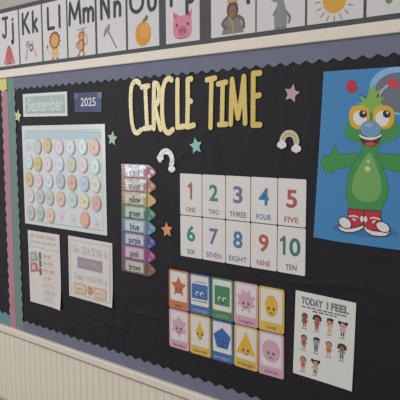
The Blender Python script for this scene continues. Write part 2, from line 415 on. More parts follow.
def pic_nail(b, q):
    g = ink('#77757a')
    b.stroke([(-.024, .092), (.032, .008)], .009, q, q+.0002, g, taper=lambda t: 1 if t < .5 else .7)
    b.ell(-.026, .092, .022, .011, q, q+.0003, ink('#86848a'), rot=.6); b.stroke([(-.044, .07), (-.014, .108)], .012, q, q+.0002, g)
def pic_orange(b, q):
    b.ell(0, .05, .046, .05, q, q+.0002, ink('#d08e34')); b.ell(.01, .06, .028, .032, q+.0002, q+.0003, ink('#d99a42'))
    b.stroke([(0, .096), (.004, .108)], .005, q+.0003, q+.0004, ink('#6a5034'))
    b.poly(closed([(.002, .1), (.018, .122), (.03, .118), (.022, .102)]), q+.0003, q+.0004, ink('#4f7048'))
def pic_pig(b, q):
    p = ink('#cf7f92'); k = ink('#b85f76')
    b.poly(rrect(0, .052, .096, .09, .03), q, q+.0002, p)
    for s in (-1, 1): b.poly([(s*.044, .075), (s*.05, .118), (s*.018, .1)], q, q+.0002, p); b.poly([(s*.042, .085), (s*.045, .108), (s*.026, .098)], q+.0002, q+.0003, k); b.ell(s*.028, .062, .0055, .0065, q+.0002, q+.0003, DK)
    b.ell(0, .038, .023, .019, q+.0002, q+.0003, k)
    for s in (-1, 1): b.ell(s*.009, .038, .004, .006, q+.0003, q+.0004, ink('#8b3d52'))
    b.stroke([(-.02, .013), (0, .008), (.02, .013)], .003, q+.0002, q+.0003, ink('#8b3d52'))
def pic_queen(b, q):
    h = ink('#594844'); s_ = ink('#c99a74'); d_ = ink('#7d7674')
    b.poly([(-.05, 0), (-.03, .062), (.03, .062), (.05, 0)], q, q+.0002, d_)
    b.stroke([(-.026, .06), (-.046, .04), (-.03, .022)], .012, q+.0002, q+.0003, ink('#6a5a4c')); b.stroke([(.026, .06), (.046, .045), (.05, .018)], .012, q+.0002, q+.0003, ink('#6a5a4c'))
    b.ell(0, .085, .026, .034, q+.0003, q+.0004, h); b.ell(0, .080, .016, .022, q+.0004, q+.0005, ink('#8d6246'))
    b.stroke([(-.012, .06), (0, .03), (.004, .0)], .008, q+.0003, q+.0004, ink('#a58a6c'), )
    b.poly([(-.022, .112), (-.026, .136), (-.01, .124), (0, .14), (.01, .124), (.026, .136), (.022, .112)], q+.0004, q+.0005, ink('#b79a5c'))
    for s in (-1, 1): b.ell(s*.008, .082, .0025, .003, q+.0005, q+.0006, DK)
def pic_rabbit(b, q):
    g = ink('#86838a'); k = ink('#737078')
    b.poly(closed([(-.018, 0), (-.024, .03), (-.018, .06), (-.008, .085), (.012, .088), (.022, .06), (.028, .025), (.02, -.002)]), q, q+.0002, g)
    b.stroke([(.022, .05), (.038, .03), (.034, .012)], .009, q, q+.0003, k); b.stroke([(-.016, .06), (-.026, .045)], .008, q, q+.0003, k)
    b.poly(closed([(-.034, .096), (-.02, .108), (-.006, .122), (.016, .118), (.02, .098), (.004, .084), (-.018, .086)]), q+.0002, q+.0003, g)
    for x in (.002, .016): b.ell(x, .138, .006, .022, q, q+.0002, g, rot=-.15)
    b.ell(-.010, .104, .003, .004, q+.0003, q+.0004, DK); b.ell(-.032, .097, .004, .004, q+.0003, q+.0004, k)
    b.ell(-.012, -.003, .012, .006, q+.0002, q+.0003, k); b.ell(.014, -.003, .012, .006, q+.0002, q+.0003, k)
def pic_sun(b, q):
    y = ink('#cf9c3c')
    b.ell(0, .062, .042, .042, q, q+.0002, y)
    for k in range(16):
        a = 2*math.pi*k/16; b.stroke([(.052*math.cos(a), .062+.052*math.sin(a)), (.068*math.cos(a), .062+.068*math.sin(a))], .004, q, q+.0002, ink('#a8823c'))
def pic_turtle(b, q):
    g = ink('#5f8a4e')
    b.ell(0, .07, .045, .03, q, q+.0002, g); b.ell(0, .074, .03, .019, q+.0002, q+.0003, ink('#4c7340')); b.ell(.056, .072, .015, .014, q, q+.0002, g)
    for s in (-.026, .026): b.ell(s, .04, .012, .016, q, q+.0002, g)
ALPH = [('Jj', -2.183, -2.016, pic_jacket, 'white alphabet card Jj with a pink jacket'), ('Kk', -2.006, -1.834, pic_keys, 'white alphabet card Kk with two keys'),
 ('Ll', -1.823, -1.651, pic_lion, 'white alphabet card Ll with an orange lion'), ('Mm', -1.641, -1.461, pic_monkey, 'white alphabet card Mm with a brown monkey'),
 ('Nn', -1.448, -1.275, pic_nail, 'white alphabet card Nn with a grey nail'), ('Oo', -1.263, -1.092, pic_orange, 'white alphabet card Oo with an orange fruit'),
 ('Pp', -1.056, -.891, pic_pig, 'white alphabet card Pp with a pink pig face'), ('Qq', -.838, -.649, pic_queen, 'white alphabet card with a brown haired queen in a crown'),
 ('Rr', -.643, -.460, pic_rabbit, 'white alphabet card with a standing grey animal'), ('Ss', -.452, -.265, pic_sun, 'white alphabet card with a yellow sun'),
 ('Tt', -.255, -.070, pic_turtle, 'white alphabet card with a green picture, rightmost on the banner')]
for i, (ab, x0, x1, pic, label) in enumerate(ALPH):
    cx = (x0+x1)/2; cw = x1-x0; H = .252; zb = .570
    t = thing('alphabet_card', label, 'alphabet card', cx, zb, .0029, 0, 'alphabet cards on the banner')
    b = MB(); b.rect(0, H/2, cw, H, 0, .0008, lam('#cdc9ca')); b.build('card', t)
    b = MB(); q = .0009
    hh = .088; zz = .138; sw = .0158; A, a = ab
    wu = {'J': .055, 'M': .075, 'O': .078, 'Q': .078}.get(A, .06); wl = {'l': .02, 'j': .03, 'm': .06, 't': .035}.get(a, .045)
    gap = .022; tot = wu+wl+gap; xs = -tot/2
    glyph(b, A, xs, zz, wu, hh, sw, q, DK); glyph(b, a, xs+wu+gap, zz, wl, hh, sw, q, DK); b.build('letters', t)
    b = MB(); pic(b, q); 
    b.v = [(x*.95, y, z*.92+.006) for x, y, z in b.v]; b.build('picture', t)

# ------------------------------------------------------------------ title letters (each a foil cutout)
GOLD = mat('#cbb250', .55, .3, .10, .2, 22, .05, key='gold_foil')
GOLDW = mat('#beaa58', .5, .42, .14, 1.0, 26, .1, key='pale_gold_foil')
for m_ in (GOLD, GOLDW):
    m_.node_tree.nodes['Principled BSDF'].inputs['Coat IOR'].default_value = 1.8
    m_.node_tree.nodes['Principled BSDF'].inputs['Coat Roughness'].default_value = .2
TITLE = [
 ('C', 'gold foil letter C that opens the word CIRCLE', GOLDW, [[(-1.2013,0.4360),(-1.2146,0.4445),(-1.2329,0.4409),(-1.2459,0.4246),(-1.2514,0.3890),(-1.2524,0.3499),(-1.2499,0.3105),(-1.2450,0.2750),(-1.2340,0.2513),(-1.2170,0.2441),(-1.1963,0.2549)]]),
 ('I', 'pale gold foil letter I in CIRCLE, with small serifs', GOLDW, [[(-1.1682,0.4220),(-1.1655,0.3393),(-1.1615,0.2638)], [(-1.1882,0.4200),(-1.1506,0.4225)], [(-1.1783,0.2602),(-1.1417,0.2636)]]),
 ('R', 'silvery gold foil letter R of the word CIRCLE', GOLDW, [[(-1.1201,0.4314),(-1.1239,0.3455),(-1.1254,0.2604)], [(-1.1180,0.4313),(-1.1010,0.4243),(-1.0940,0.3970),(-1.0999,0.3635),(-1.1175,0.3415)], [(-1.1175,0.3415),(-1.1053,0.3034),(-1.0879,0.2569)]]),
 ('C', 'gold foil letter C between the R and the L', GOLD, [[(-1.0288,0.4379),(-1.0421,0.4446),(-1.0608,0.4354),(-1.0738,0.4072),(-1.0787,0.3664),(-1.0794,0.3216),(-1.0758,0.2824),(-1.0658,0.2537),(-1.0471,0.2431),(-1.0252,0.2548)]]),
 ('L', 'tall narrow gold foil letter L in CIRCLE', GOLD, [[(-0.9985,0.4361),(-1.0006,0.3487),(-1.0007,0.2635)], [(-1.0007,0.2635),(-0.9665,0.2667)]]),
 ('E', 'gold foil letter E ending the word CIRCLE', GOLD, [[(-0.9480,0.4344),(-0.9488,0.3541),(-0.9517,0.2643)], [(-0.9480,0.4344),(-0.9315,0.4363)], [(-0.9488,0.3541),(-0.9332,0.3563)], [(-0.9517,0.2643),(-0.9204,0.2697)]]),
 ('T', 'gold foil letter T that opens the word TIME', GOLD, [[(-0.8357,0.4283),(-0.8388,0.3464),(-0.8411,0.2608)], [(-0.8568,0.4282),(-0.8193,0.4321)]]),
 ('I', 'gold foil letter I in TIME, with small serifs', GOLD, [[(-0.7853,0.4116),(-0.7872,0.3445),(-0.7892,0.2727)], [(-0.8058,0.4107),(-0.7703,0.4148)], [(-0.8018,0.2701),(-0.7696,0.2710)]]),
 ('M', 'gold foil letter M in the word TIME', GOLD, [[(-0.7441,0.4227),(-0.7476,0.3430),(-0.7502,0.2714)], [(-0.7441,0.4227),(-0.7320,0.3492),(-0.7190,0.2913)], [(-0.7190,0.2913),(-0.7046,0.3616),(-0.6938,0.4290)], [(-0.6938,0.4290),(-0.6911,0.3476),(-0.6884,0.2732)]]),
 ('E', 'gold foil letter E ending the word TIME', GOLD, [[(-0.6549,0.4369),(-0.6554,0.3528),(-0.6559,0.2667)], [(-0.6549,0.4369),(-0.6281,0.4365)], [(-0.6554,0.3608),(-0.6302,0.3642)], [(-0.6559,0.2667),(-0.6264,0.2669)]]),
]
for n, (ch, label, mt, strokes) in enumerate(TITLE):
    b = MB(); al = [p for s_ in strokes for p in s_]
    ox = sum(p[0] for p in al)/len(al); oz = min(p[1] for p in al)
    for k, s_ in enumerate(strokes):
        b.stroke(s_, .0205 if n < 6 else .019, .0036, .0056+.0001*k, mt)
    tag(b.build('foil_letter', origin=(ox, -.0036, oz)), label, 'letter', 'foil letters of the board title')

# ------------------------------------------------------------------ stars and rainbows
for (x, z, R, rot, c, label) in [(-2.042, .329, .031, -12, '#cfc896', 'small cream star cutout by the green border'), (-1.365, .222, .031, -8, '#9fb8a2', 'pale mint star cutout right of the calendar'),
    (-.910, .195, .031, 10, '#86b8b2', 'teal star cutout below the title word CIRCLE'), (-.504, .364, .030, -14, '#b596a6', 'dusty pink star cutout right of the title word TIME'),
    (-1.061, -.128, .030, 6, '#d98f5e', 'orange star cutout between the crayons and the number cards')]:
    b = MB(); b.poly(star_pts(x, z, R*1.06, R*.5, rot), .0036, .0062, lam(c))
    tag(b.build('star_cutout', origin=(x, -.0036, z)), label, 'star', 'star cutouts on the black paper')
def rainbow(cx, cz, R, span0, span1, wd, c1, c2, cl, label, foot0, foot1):
    t = thing('rainbow_cutout', label, 'rainbow', cx, cz, .0036, 0)
    arc = lambda r: [(r*math.cos(math.radians(a)), r*1.05*math.sin(math.radians(a))) for a in range(span0, span1-1, -10)]
    b = MB(); b.stroke(arc(R), wd, 0, .0020, c1, smooth=False); b.stroke(arc(R*.97), wd*.45, .002, .0023, c2, smooth=False); b.build('arch', t)
    for (fx, fz) in (foot0, foot1):
        b = MB()
        for (ox, oz, r) in ((0, .002, .011), (-.009, -.003, .009), (.009, -.003, .009), (0, -.008, .008)): b.ell(fx+ox, fz+oz, r, r*1.05, .0016, .0029+ox*.01, cl)
        b.build('cloud', t)
W_F = mat('#cfcfd4', .4, .4, .08, .6, 50, .05, key='white_foil')
rainbow(-1.062, .140, .032, 178, -38, .022, W_F, W_F, W_F, 'silvery white rainbow cutout between the title and the number cards', (-.029, .012), (.030, -.030))
rainbow(-.512, .210, .027, 172, -5, .021, lam('#c9c09c'), lam('#b8a98c'), lam('#ded8d6'), 'cream rainbow cutout with white clouds beside the cartoon poster', (-.028, -.006), (.027, -.018))

# ------------------------------------------------------------------ month and year signs
t = thing('month_sign', 'pale mint September sign with a white border', 'sign', -1.8275, .3755, .0036, -.6)
b = MB(); b.rect(0, 0, .337, .106, 0, .0016, lam('#d3d6d2')); b.build('sign_board', t)
b = MB(); b.rect(0, 0, .305, .080, .0016, .0018, lam('#a4b5ae')); b.rect(0, -.021, .304, .034, .0018, .0019, lam('#9db0a8')); b.build('mint_panel', t)
b = MB(); b.text('September', .003, .002, .060, .0020, ink('#c9d1cd'), wmax=.272, bold=.018); b.build('lettering', t)
t = thing('year_sign', 'navy blue 2025 sign with white digits', 'sign', -1.5177, .375, .0036, -1.2)
b = MB(); b.rect(0, 0, .176, .082, 0, .0016, mat('#41466f', .6, .05)); b.build('sign_board', t)
b = MB(); b.text('2025', .002, .002, .036, .0017, ink('#d4d6de'), wmax=.1, bold=.012); b.build('lettering', t)
for sx in (-1, 1):
    b = MB(); b.rect(sx*.078, .027, .03, .026, .0016, .0019, mat('#50567c', .5, .1)); b.build('tape', t)

# ------------------------------------------------------------------ calendar and its day tags
CAL = (-1.7123, .0477)
t = thing('calendar_sheet', 'pale pastel calendar sheet holding rows of round day tags', 'calendar', CAL[0], CAL[1], .0036, 0)
b = MB(); b.sheet(0, 0, .601, .468, 0, .0014, mat('#d3d3d4', .45, .3, .05, .1, 8, key='pearl')); b.build('sheet', t)
b = MB()
b.rect(0, -.015, .556, .405, .0014, .0016, lam('#d0d6d8')); b.build('panel', t)
b = MB(); b.rect(0, .1885, .552, .034, .0016, .0018, lam('#a9c6cc')); b.rect(0, .1885, .548, .018, .0018, .0019, lam('#b9c6d0'))
b.rect(0, .211, .553, .003, .0016, .0018, lam('#9fb4bc')); b.build('header_band', t)
b = MB()
for s in (-1, 1): b.rect(s*.277, -.015, .004, .405, .0016, .0018, lam('#b9c9c6'))
b.rect(0, -.2155, .556, .004, .0016, .0018, lam('#9fb8b0')); b.build('frame_line', t)
GX = [-1.9605, -1.886, -1.808, -1.7215, -1.637, -1.5555, -1.4765]
for k, (cx, cz) in enumerate([(GX[0], .182), (GX[3], -.133), (GX[4], -.135), (GX[6], -.140)]):
    b = MB(); b.rect(cx-CAL[0], cz-CAL[1], .048, .05, .0016, .0017, lam('#cfcbd2')); b.ell(cx-CAL[0]+.003, cz-CAL[1]-.002, .008, .009, .0017, .0018, lam('#bcb2ba')); b.build('blank_square', t)
TAGS = [
 [(1, -.002, -.003, '#a3aeac', 'grey'), (2, -.003, .008, '#bb9b54', 'gold'), (3, -.001, -.002, '#cdb6c4', 'pink and lilac'), (4, -.006, -.002, '#c6c5d4', 'pale lilac'), (5, -.002, .004, '#bcd6cc', 'mint'), (6, 0, 0, '#c58f6b', 'terracotta')],
 [(0, .002, .008, '#b3c9d2', 'pale blue'), (1, -.005, -.003, '#b9a048', 'mustard'), (2, -.006, 0, '#d0b8c0', 'pale pink'), (3, -.002, .002, '#c2c5d8', 'lavender'), (4, .001, .004, '#a5b492', 'sage green'), (5, -.004, .004, '#cdbcba', 'blush'), (6, -.001, -.003, '#b5d5d3', 'aqua')],
 [(0, -.003, .001, '#b8a550', 'mustard'), (1, -.002, -.006, '#ceb0b8', 'rose'), (2, .002, -.002, '#c3c7d8', 'pale lavender'), (3, .004, .005, '#94aaa6', 'grey green'), (4, .001, -.001, '#bf8f6b', 'tan orange'), (5, .009, -.001, '#9db6c8', 'sky blue'), (6, .001, -.002, '#cdccb4', 'cream')],
 [(0, .006, .001, '#ccb8c4', 'pale pink'), (1, .014, .001, '#ada6a8', 'mauve grey'), (2, .006, -.001, '#aab39c', 'olive grey'), (3, .002, -.001, '#cd9f84', 'peach'), (4, .005, .002, '#aebfba', 'pale sea green'), (5, .006, -.001, '#ccc690', 'pale yellow'), (6, .004, -.007, '#c68c84', 'salmon')],
 [(0, .004, -.001, '#aba3a6', 'mauve grey'), (1, .006, .003, '#9caa92', 'sage green'), (2, .010, -.002, '#cfa98a', 'peach'), (5, .006, 0, '#cf8566', 'coral')]]
RN = ['top', 'second', 'third', 'fourth', 'bottom']; CN = ['first', 'second', 'third', 'fourth', 'fifth', 'sixth', 'seventh']
GZ = [.185, .106, .0275, -.049, -.129]
day = 0
for r, row in enumerate(TAGS):
    for k, (c, dx, dz, colr, nm) in enumerate(row):
        cx = GX[c]+dx*.55; cz = GZ[r]+dz*.6
        last = (r == 4 and c == 5)
        label = ('coral orange round tag alone at the right of the bottom calendar row' if last else
                 f'{nm} round tag, {CN[k]} from left in the {RN[r]} calendar row')
        t = thing('day_tag', label, 'day tag', cx, cz, .0052, random.uniform(-8, 8), 'round day tags on the calendar')
        colr = '#'+''.join('%02x' % int(int(colr[i:i+2], 16)*.62+g_*.38) for i, g_ in ((1, 198), (3, 198), (5, 198))); bh = colr.lstrip('#'); dark = '#'+''.join('%02x' % int(int(bh[i:i+2], 16)*.88) for i in (0, 2, 4)); lite = '#'+''.join('%02x' % min(255, int(int(bh[i:i+2], 16)*1.09)) for i in (0, 2, 4))
        b = MB(); b.ell(0, 0, .0308, .0352, 0, .0052, mat(colr, .4, .3, .12, .3, 30, key='tag'), n=36, bevel=.0012); b.build('disc', t)
        b = MB(); b.ell(.001, .001, .0245, .0285, .0052, .0055, mat(lite, .38, .35, .16, .3, 30, key='tag'))
        b.build('face', t)
        if not last:
            day += 1
            b = MB(); b.text(str(day), 0, 0, .019, .0056, ink(dark), bold=.01); b.build('number', t)

# ------------------------------------------------------------------ the two sheets under the calendar
def bars(b, x0, x1, z, h, d, mt, seed, words=5, fill=.86):
    rnd = random.Random(seed); ws = [rnd.uniform(.6, 1.4) for _ in range(words)]; tot = sum(ws); x = x0
    for wv in ws:
        L = (x1-x0)*wv/tot; b.rect(x+L*fill/2, z, L*fill, h, d, d+.0002, mt, r=h*.35, n=2); x += L
def curl_br(x, z, wd, h, k):
    u = (x/wd+.5); v = (.5-z/h); e = max(0, u+v-1.55)
    return k*e*e
LW, LH = .2500, .352
wl = lambda x, z: curl_br(x, z, LW, LH, .05)
t = thing('routine_sheet', 'narrow cream sheet of pastel text lines with a curled lower corner', 'poster', -1.8685, -.393, .0036, .3)
b = MB(); b.sheet(0, 0, LW, LH, 0, .0009, paper('#d4cecb')); b.build('sheet', t, warp=wl)
b = MB(); d = .0011
bars(b, -.105, .105, .152, .016, d, ink('#c4b2ac'), 1, 3); bars(b, -.108, .108, .124, .010, d, ink('#bdb6ac'), 2, 6)
b.stroke([(-.118, .1), (-.02, .098), (.05, .094), (.118, .098)], .003, d, d+.0002, ink('#b0aca6')); b.build('heading', t, warp=wl)
rows_ = [('#c8a6a6', .064), ('#adbcac', .030), ('#cda4a2', -.006), ('#b9bbb4', -.040), ('#c8bfae', -.076), ('#c4baac', -.110), ('#c2bcb6', -.142)]
for k, (c, z) in enumerate(rows_):
    b = MB(); bars(b, -.008 if k < 3 else -.01, .062 + .012*(k % 3), z, .016, d, ink(c), 10+k, 2); bars(b, -.02, .09, z-.014, .004, d, ink('#c3bab2'), 30+k, 5); b.build('text_row', t, warp=wl)
for k, (c, z) in enumerate([('#8fa8a4', .048), ('#b0767c', -.004)]):
    b = MB(); b.poly([(-.112, z+.022), (-.06, z+.03), (-.04, z-.012), (-.112, z-.026)], d, d+.0004, ink(c)); b.poly([(-.1, z+.012), (-.075, z+.016), (-.07, z-.004), (-.1, z-.01)], d+.0004, d+.0005, ink('#c4b8b0')); b.build('picture', t, warp=wl)
for k, z in enumerate((.062, .024, -.016)):
    b = MB(); b.rect(-.03, z, .018, .034, d, d+.0012, ink('#7c6a5e'), r=.004, n=3); b.build('marker_clip', t, warp=wl)

SW, SH = .298, .277
ws_ = lambda x, z: curl_br(x, z, SW, SH, .03)
t = thing('season_sheet', 'cream sheet reading The SEASON is and Today\'s WEATHER is', 'poster', -1.5318, -.3523, .0036, -.6)
b = MB(); b.sheet(0, 0, SW, SH, 0, .0009, paper('#d3cfcc')); b.build('sheet', t, warp=ws_)
b = MB()
for s in (-1, 1): b.rect(0, s*.122, .268, .0022, d, d+.0002, ink('#a9aaa2')); b.rect(s*.134, 0, .0022, .246, d, d+.0002, ink('#a9aaa2'))
b.build('frame_line', t, warp=ws_)
b = MB(); b.text('The', -.094, .084, .032, d, ink('#a3b8ac'), wmax=.046, bold=.01); b.text('SEA', -.024, .084, .036, d, ink('#b0bcaa'), wmax=.062, bold=.014); b.text('SON', .047, .084, .036, d, ink('#c9a69e'), wmax=.066, bold=.014); b.text('is', .108, .084, .032, d, ink('#a3b8ac'), wmax=.018, bold=.01)
b.build('lettering', t, warp=ws_)
b = MB(); b.rect(0, .026, .166, .05, d, d+.0012, paper('#9c8d98')); b.text('AUTUMN', 0, .026, .026, d+.0013, ink('#b9aeb6'), wmax=.13, bold=0); b.build('season_strip', t, warp=ws_)
b = MB(); b.text("Today's", -.072, -.038, .030, d, ink('#9db3a6'), wmax=.074, bold=.008); b.text('WEATHER', .032, -.038, .027, d, ink('#bfaeab'), wmax=.115, bold=.006); b.text('is', .106, -.038, .026, d, ink('#a3b8ac'), wmax=.014, bold=.008)
b.build('lettering', t, warp=ws_)
for x in (-.069, .068):
    b = MB(); b.rect(x, -.092, .082, .046, d, d+.0014, lam('#c4a288'), r=.005); b.rect(x, -.092, .068, .034, d+.0014, d+.0016, paper('#d3c3b4'))
    b.text('warm' if x < 0 else 'sunny', x, -.092, .013, d+.0017, ink('#a07a66'), wmax=.045); b.build('weather_card', t, warp=ws_)
b = MB(); b.ell(.0, -.090, .018, .02, d, d+.0016, ink('#c98868')); b.stroke([(-.008, -.09), (.008, -.09)], .004, d+.0016, d+.0018, ink('#d8b8a4')); b.build('round_marker', t, warp=ws_)

# ------------------------------------------------------------------ crayon colour cards
CR = [('red', '#a06068', '#bfa4aa', '#96485c', 'topmost crayon card, red with a crimson tip'), ('orange', '#a2786a', '#b89c90', '#a8664c', 'crayon card with a rust orange tip, second from the top'), ('yellow', '#b09c74', '#c0b294', '#c8a84c', 'crayon card with a yellow tip, just above the green one'),
 ('green', '#4c7a60', '#7fa08e', '#3f7a56', 'crayon card with a green tip and green ends'), ('blue', '#6a8fa0', '#88a8b8', '#5a8ca2', 'crayon card with a pale blue tip below the green one'), ('purple', '#5a5a92', '#7d7aa8', '#4a4a8c', 'crayon card with an indigo tip above the magenta one'),
 ('pink', '#8c4a78', '#ad7aa0', '#a03878', 'crayon card with a magenta tip'), ('brown', '#6e544c', '#8a6f64', '#7a5648', 'lowest crayon card, brown')]
for k, (word, c, c2, ctip, label) in enumerate(CR):
    zc = .0915-.0555*k; xb = -.0012*k
    t = thing('crayon_card', label, 'crayon card', -1.238+xb, zc, .0036, -.4, 'crayon colour cards in a column')
    lc = ['#c6c6d2', '#c4bcbc', '#c6bfae', '#b9c6be', '#c2ccd4', '#c2c2d0', '#c6b6c2', '#c2bcb6'][k]
    gl = mat(c, .22, .8, .10, .7, 26, key='sleeve'); gl2 = mat(c2, .22, .8, .1, .7, 26, key='sleeve'); gt = mat(ctip, .25, .7, .1, .5, 26, key='sleeve')
    b = MB(); b.rect(0, 0, .152, .0545, 0, .0018, gl2); b.rect(-.067, 0, .018, .0538, .0018, .002, gl); b.rect(-.074, 0, .003, .054, .002, .0023, mat('#7c6a66', .3, .6)); b.rect(-.002, -.0245, .136, .0042, .0018, .002, mat('#6a4c48' if k < 3 else '#4c5460', .3, .6))
    for zz in (.012, -.006): b.poly([(-.074, zz), (-.058, zz-.012), (-.058, zz-.016), (-.074, zz-.006)], .002, .0023, mat('#6c5a58', .3, .6))
    b.build('crayon_barrel', t)
    b = MB(); b.rect(.0655, 0, .020, .054, .0018, .0021, gl); b.rect(.0725, 0, .0055, .054, .0021, .0023, mat('#54423e', .3, .6)); b.build('band', t)
    b = MB(); b.poly([(.0758, -.0272), (.0758, .0272), (.084, .0268), (.116, .009), (.1225, 0), (.116, -.009), (.084, -.0268)], 0, .0018, gt); b.poly([(.096, .016), (.112, .005), (.104, -.004), (.09, .006)], .0018, .002, gl2); b.poly([(.080, -.006), (.094, -.016), (.082, -.022)], .0018, .002, gl2); b.build('crayon_tip', t)
    b = MB(); b.rect(.001, .001, .104, .040, .0020, .0023, mat(lc, .22, .8, .12, .8, 26, key='sleeve'), r=.006); b.build('label_band', t)
    b = MB(); b.text(word, .002, -.001, .027, .0024, ink(['#8f93a2', '#6f8486'][k] if k < 2 else '#3a383e'), wmax=.054 if len(word) < 5 else .068, bold=.02); b.build('word', t)

# ------------------------------------------------------------------ number cards
NX, NZ, PW, PH = -.9921, .0939, .1092, .1574
NUM = [('1', 'ONE', '#a8605f', 'red'), ('2', 'TWO', '#3c8478', 'green'), ('3', 'THREE', '#7c6c98', 'purple'), ('4', 'FOUR', '#3f79a2', 'blue'), ('5', 'FIVE', '#a85654', 'red'),
       ('6', 'SIX', '#3c8478', 'green'), ('7', 'SEVEN', '#7c6c98', 'purple'), ('8', 'EIGHT', '#3f79a2', 'blue'), ('9', 'NINE', '#a85a54', 'red'), ('10', 'TEN', '#38786a', 'green')]
for k, (n_, wd_, c, nm) in enumerate(NUM):
    cx = NX+PW*(k % 5+.5); cz = NZ-PH*(k//5+.5)
    t = thing('number_card', f'white number card with a {nm} numeral {n_} over the word {wd_}', 'number card', cx, cz, .0036, -.08+random.uniform(-.3, .3), 'white number cards in two rows')
    b = MB(); b.rect(0, 0, PW-.0028, PH-.003, 0, .0014, lam('#d9d5d2'), r=.005, n=4); b.build('card', t)
    b = MB()
    one = lambda x: (b.stroke([(x, .041), (x, -.013)], .0105, .0014, .0016, ink(c)), b.stroke([(x-.013, .030), (x, .041)], .0095, .0014, .0016, ink(c)))
    if n_ == '1': one(.002)
    elif n_ == '10': one(-.027); b.text('0', .014, .014, .058, .0015, ink(c), wmax=.043, bold=.024)
    else: b.text(n_, 0, .014, .058, .0015, ink(c), wmax=.041, bold=.024)
    b.build('numeral', t)
    b = MB(); b.text(wd_, 0, -.0555, .0185, .0015, ink(c if wd_ != 'THREE' else '#706a74'), wmax={'ONE': .045, 'TWO': .049, 'THREE': .073, 'FOUR': .062, 'FIVE': .054, 'SIX': .040, 'SEVEN': .071, 'EIGHT': .078, 'NINE': .056, 'TEN': .043}[wd_], bold=.014); b.build('word', t)

# ------------------------------------------------------------------ shape cards
SX, SZ, SPW, SPH = -1.056, -.2761, .1064, .1557
ORG, BLU, GRN, PNK, YEL = ('#b8734c', '#a95c34'), ('#42659a', '#2d5492'), ('#4a7c5a', '#2f6a48'), ('#c79db0', '#b87f98'), ('#cdae52', '#c09a34')
SHP = [('star', ORG), ('rectangle', BLU), ('square', GRN), ('octagon', PNK), ('oval', YEL), ('hexagon', PNK), ('diamond', YEL), ('pentagon', BLU), ('triangle', YEL), ('circle', PNK)]
CNM = {ORG: 'orange', BLU: 'blue', GRN: 'green', PNK: 'pink', YEL: 'yellow'}
def ngon(n, R, rot=90, kx=1): return [(kx*R*math.cos(math.radians(rot)+2*math.pi*k/n), R*math.sin(math.radians(rot)+2*math.pi*k/n)) for k in range(n)]
for k, (nm, pal) in enumerate(SHP):
    cx = SX+SPW*(k % 5+.5); cz = SZ-SPH*(k//5+.5)
    t = thing('shape_card', f'{CNM[pal]} bordered flash card with a {nm} face, {nm} word below', 'shape card', cx, cz, .0036, random.uniform(-.5, .5), 'shape flash cards in two rows')
    b = MB(); b.rect(0, 0, SPW-.003, SPH-.003, 0, .0014, lam(pal[0]), r=.009, n=5); b.build('card', t)
    b = MB(); b.rect(0, .013, .086, .113, .0014, .0016, lam('#d6d0cc'), r=.005, n=4); b.build('white_panel', t)
    fc = {'pentagon': '#2f62a6', 'rectangle': '#3a69a8', 'square': '#44805a', 'star': '#b8683c'}.get(nm, pal[0] if CNM[pal] != 'yellow' else '#d3a93a')
    mt = ink(fc); d = .0016; ez = .005; zc = .012
    b = MB()
    if nm == 'star': b.poly(star_pts(0, zc, .043, .021), d, d+.0003, mt)
    elif nm == 'rectangle': b.poly(rrect(0, zc-.002, .078, .056, .003), d, d+.0003, mt); b.stroke([(-.024, .046), (.03, .046)], .003, d, d+.0002, ink('#6d7480')); b.stroke([(-.034, -.026), (.034, -.026)], .004, d, d+.0002, ink('#5a6f92'))
    elif nm == 'square': b.poly(rrect(0, zc, .07, .072, .003), d, d+.0003, mt)
    elif nm == 'octagon':
        b.poly(ngon(8, .034, 22.5), d, d+.0003, mt)
        for a in range(8): b.ell(.036*math.cos(math.pi*a/4+.39), zc-.012+.012+.036*math.sin(math.pi*a/4+.39)-zc, .005, .006, d, d+.0002, mt)
        b.v = [(x, y, z+zc) for x, y, z in b.v]
    elif nm == 'oval': b.ell(0, zc, .026, .038, d, d+.0003, mt)
    elif nm == 'hexagon':
        b.poly([(x, z+zc) for x, z in ngon(6, .036, 90)], d, d+.0003, mt)
        for a in range(6): b.ell(.037*math.cos(math.pi*a/3+math.pi/2), zc+.037*math.sin(math.pi*a/3+math.pi/2), .005, .006, d, d+.0002, mt)
    elif nm == 'diamond': b.poly([(0, zc+.036), (.022, zc), (0, zc-.036), (-.022, zc)], d, d+.0003, mt); b.ell(0, zc+.038, .004, .005, d, d+.0002, mt)
    elif nm == 'pentagon': b.poly([(x, z+zc-.004) for x, z in ngon(5, .042)], d, d+.0003, mt)
    elif nm == 'triangle': b.poly([(0, zc+.046), (.042, zc-.036), (-.042, zc-.036)], d, d+.0003, mt)
    else: b.ell(0, zc, .037, .039, d, d+.0003, mt)
    fz = {'triangle': -.010, 'star': .004, 'pentagon': .0, 'rectangle': .002, 'square': .0}.get(nm, .004)
    ec = ink('#2e2a30')
    big = nm in ('rectangle', 'square')
    for s in (-1, 1):
        if big: b.ell(s*.011, fz, .0085, .0085, d+.0003, d+.0005, ink('#cdd0d2')); b.ell(s*.011+.002, fz-.002, .005, .0055, d+.0005, d+.0006, ec)
        else: b.ell(s*.0105, fz, .0048, .0055, d+.0003, d+.0005, ec); b.ell(s*.0105+.0014, fz+.0018, .0015, .0015, d+.0005, d+.0006, ink('#d8d4d4'))
    if nm in ('circle', 'pentagon', 'oval'): b.stroke([(-.007, fz-.018), (0, fz-.014), (.007, fz-.018)], .0028, d+.0003, d+.0005, ec)
    else: b.stroke([(-.009, fz-.011), (0, fz-.016), (.009, fz-.011)], .0026, d+.0003, d+.0005, ec)
    b.build('shape_face', t)
    b = MB(); b.text(nm, 0, -.0605, .0135, .0015, ink({'orange': '#7a4226', 'blue': '#8fa8cc', 'green': '#7fae8e', 'pink': '#855068', 'yellow': '#86682a'}[CNM[pal]]), wmax=min(.074, .0088*len(nm)+.004), bold=.008); b.build('word', t)

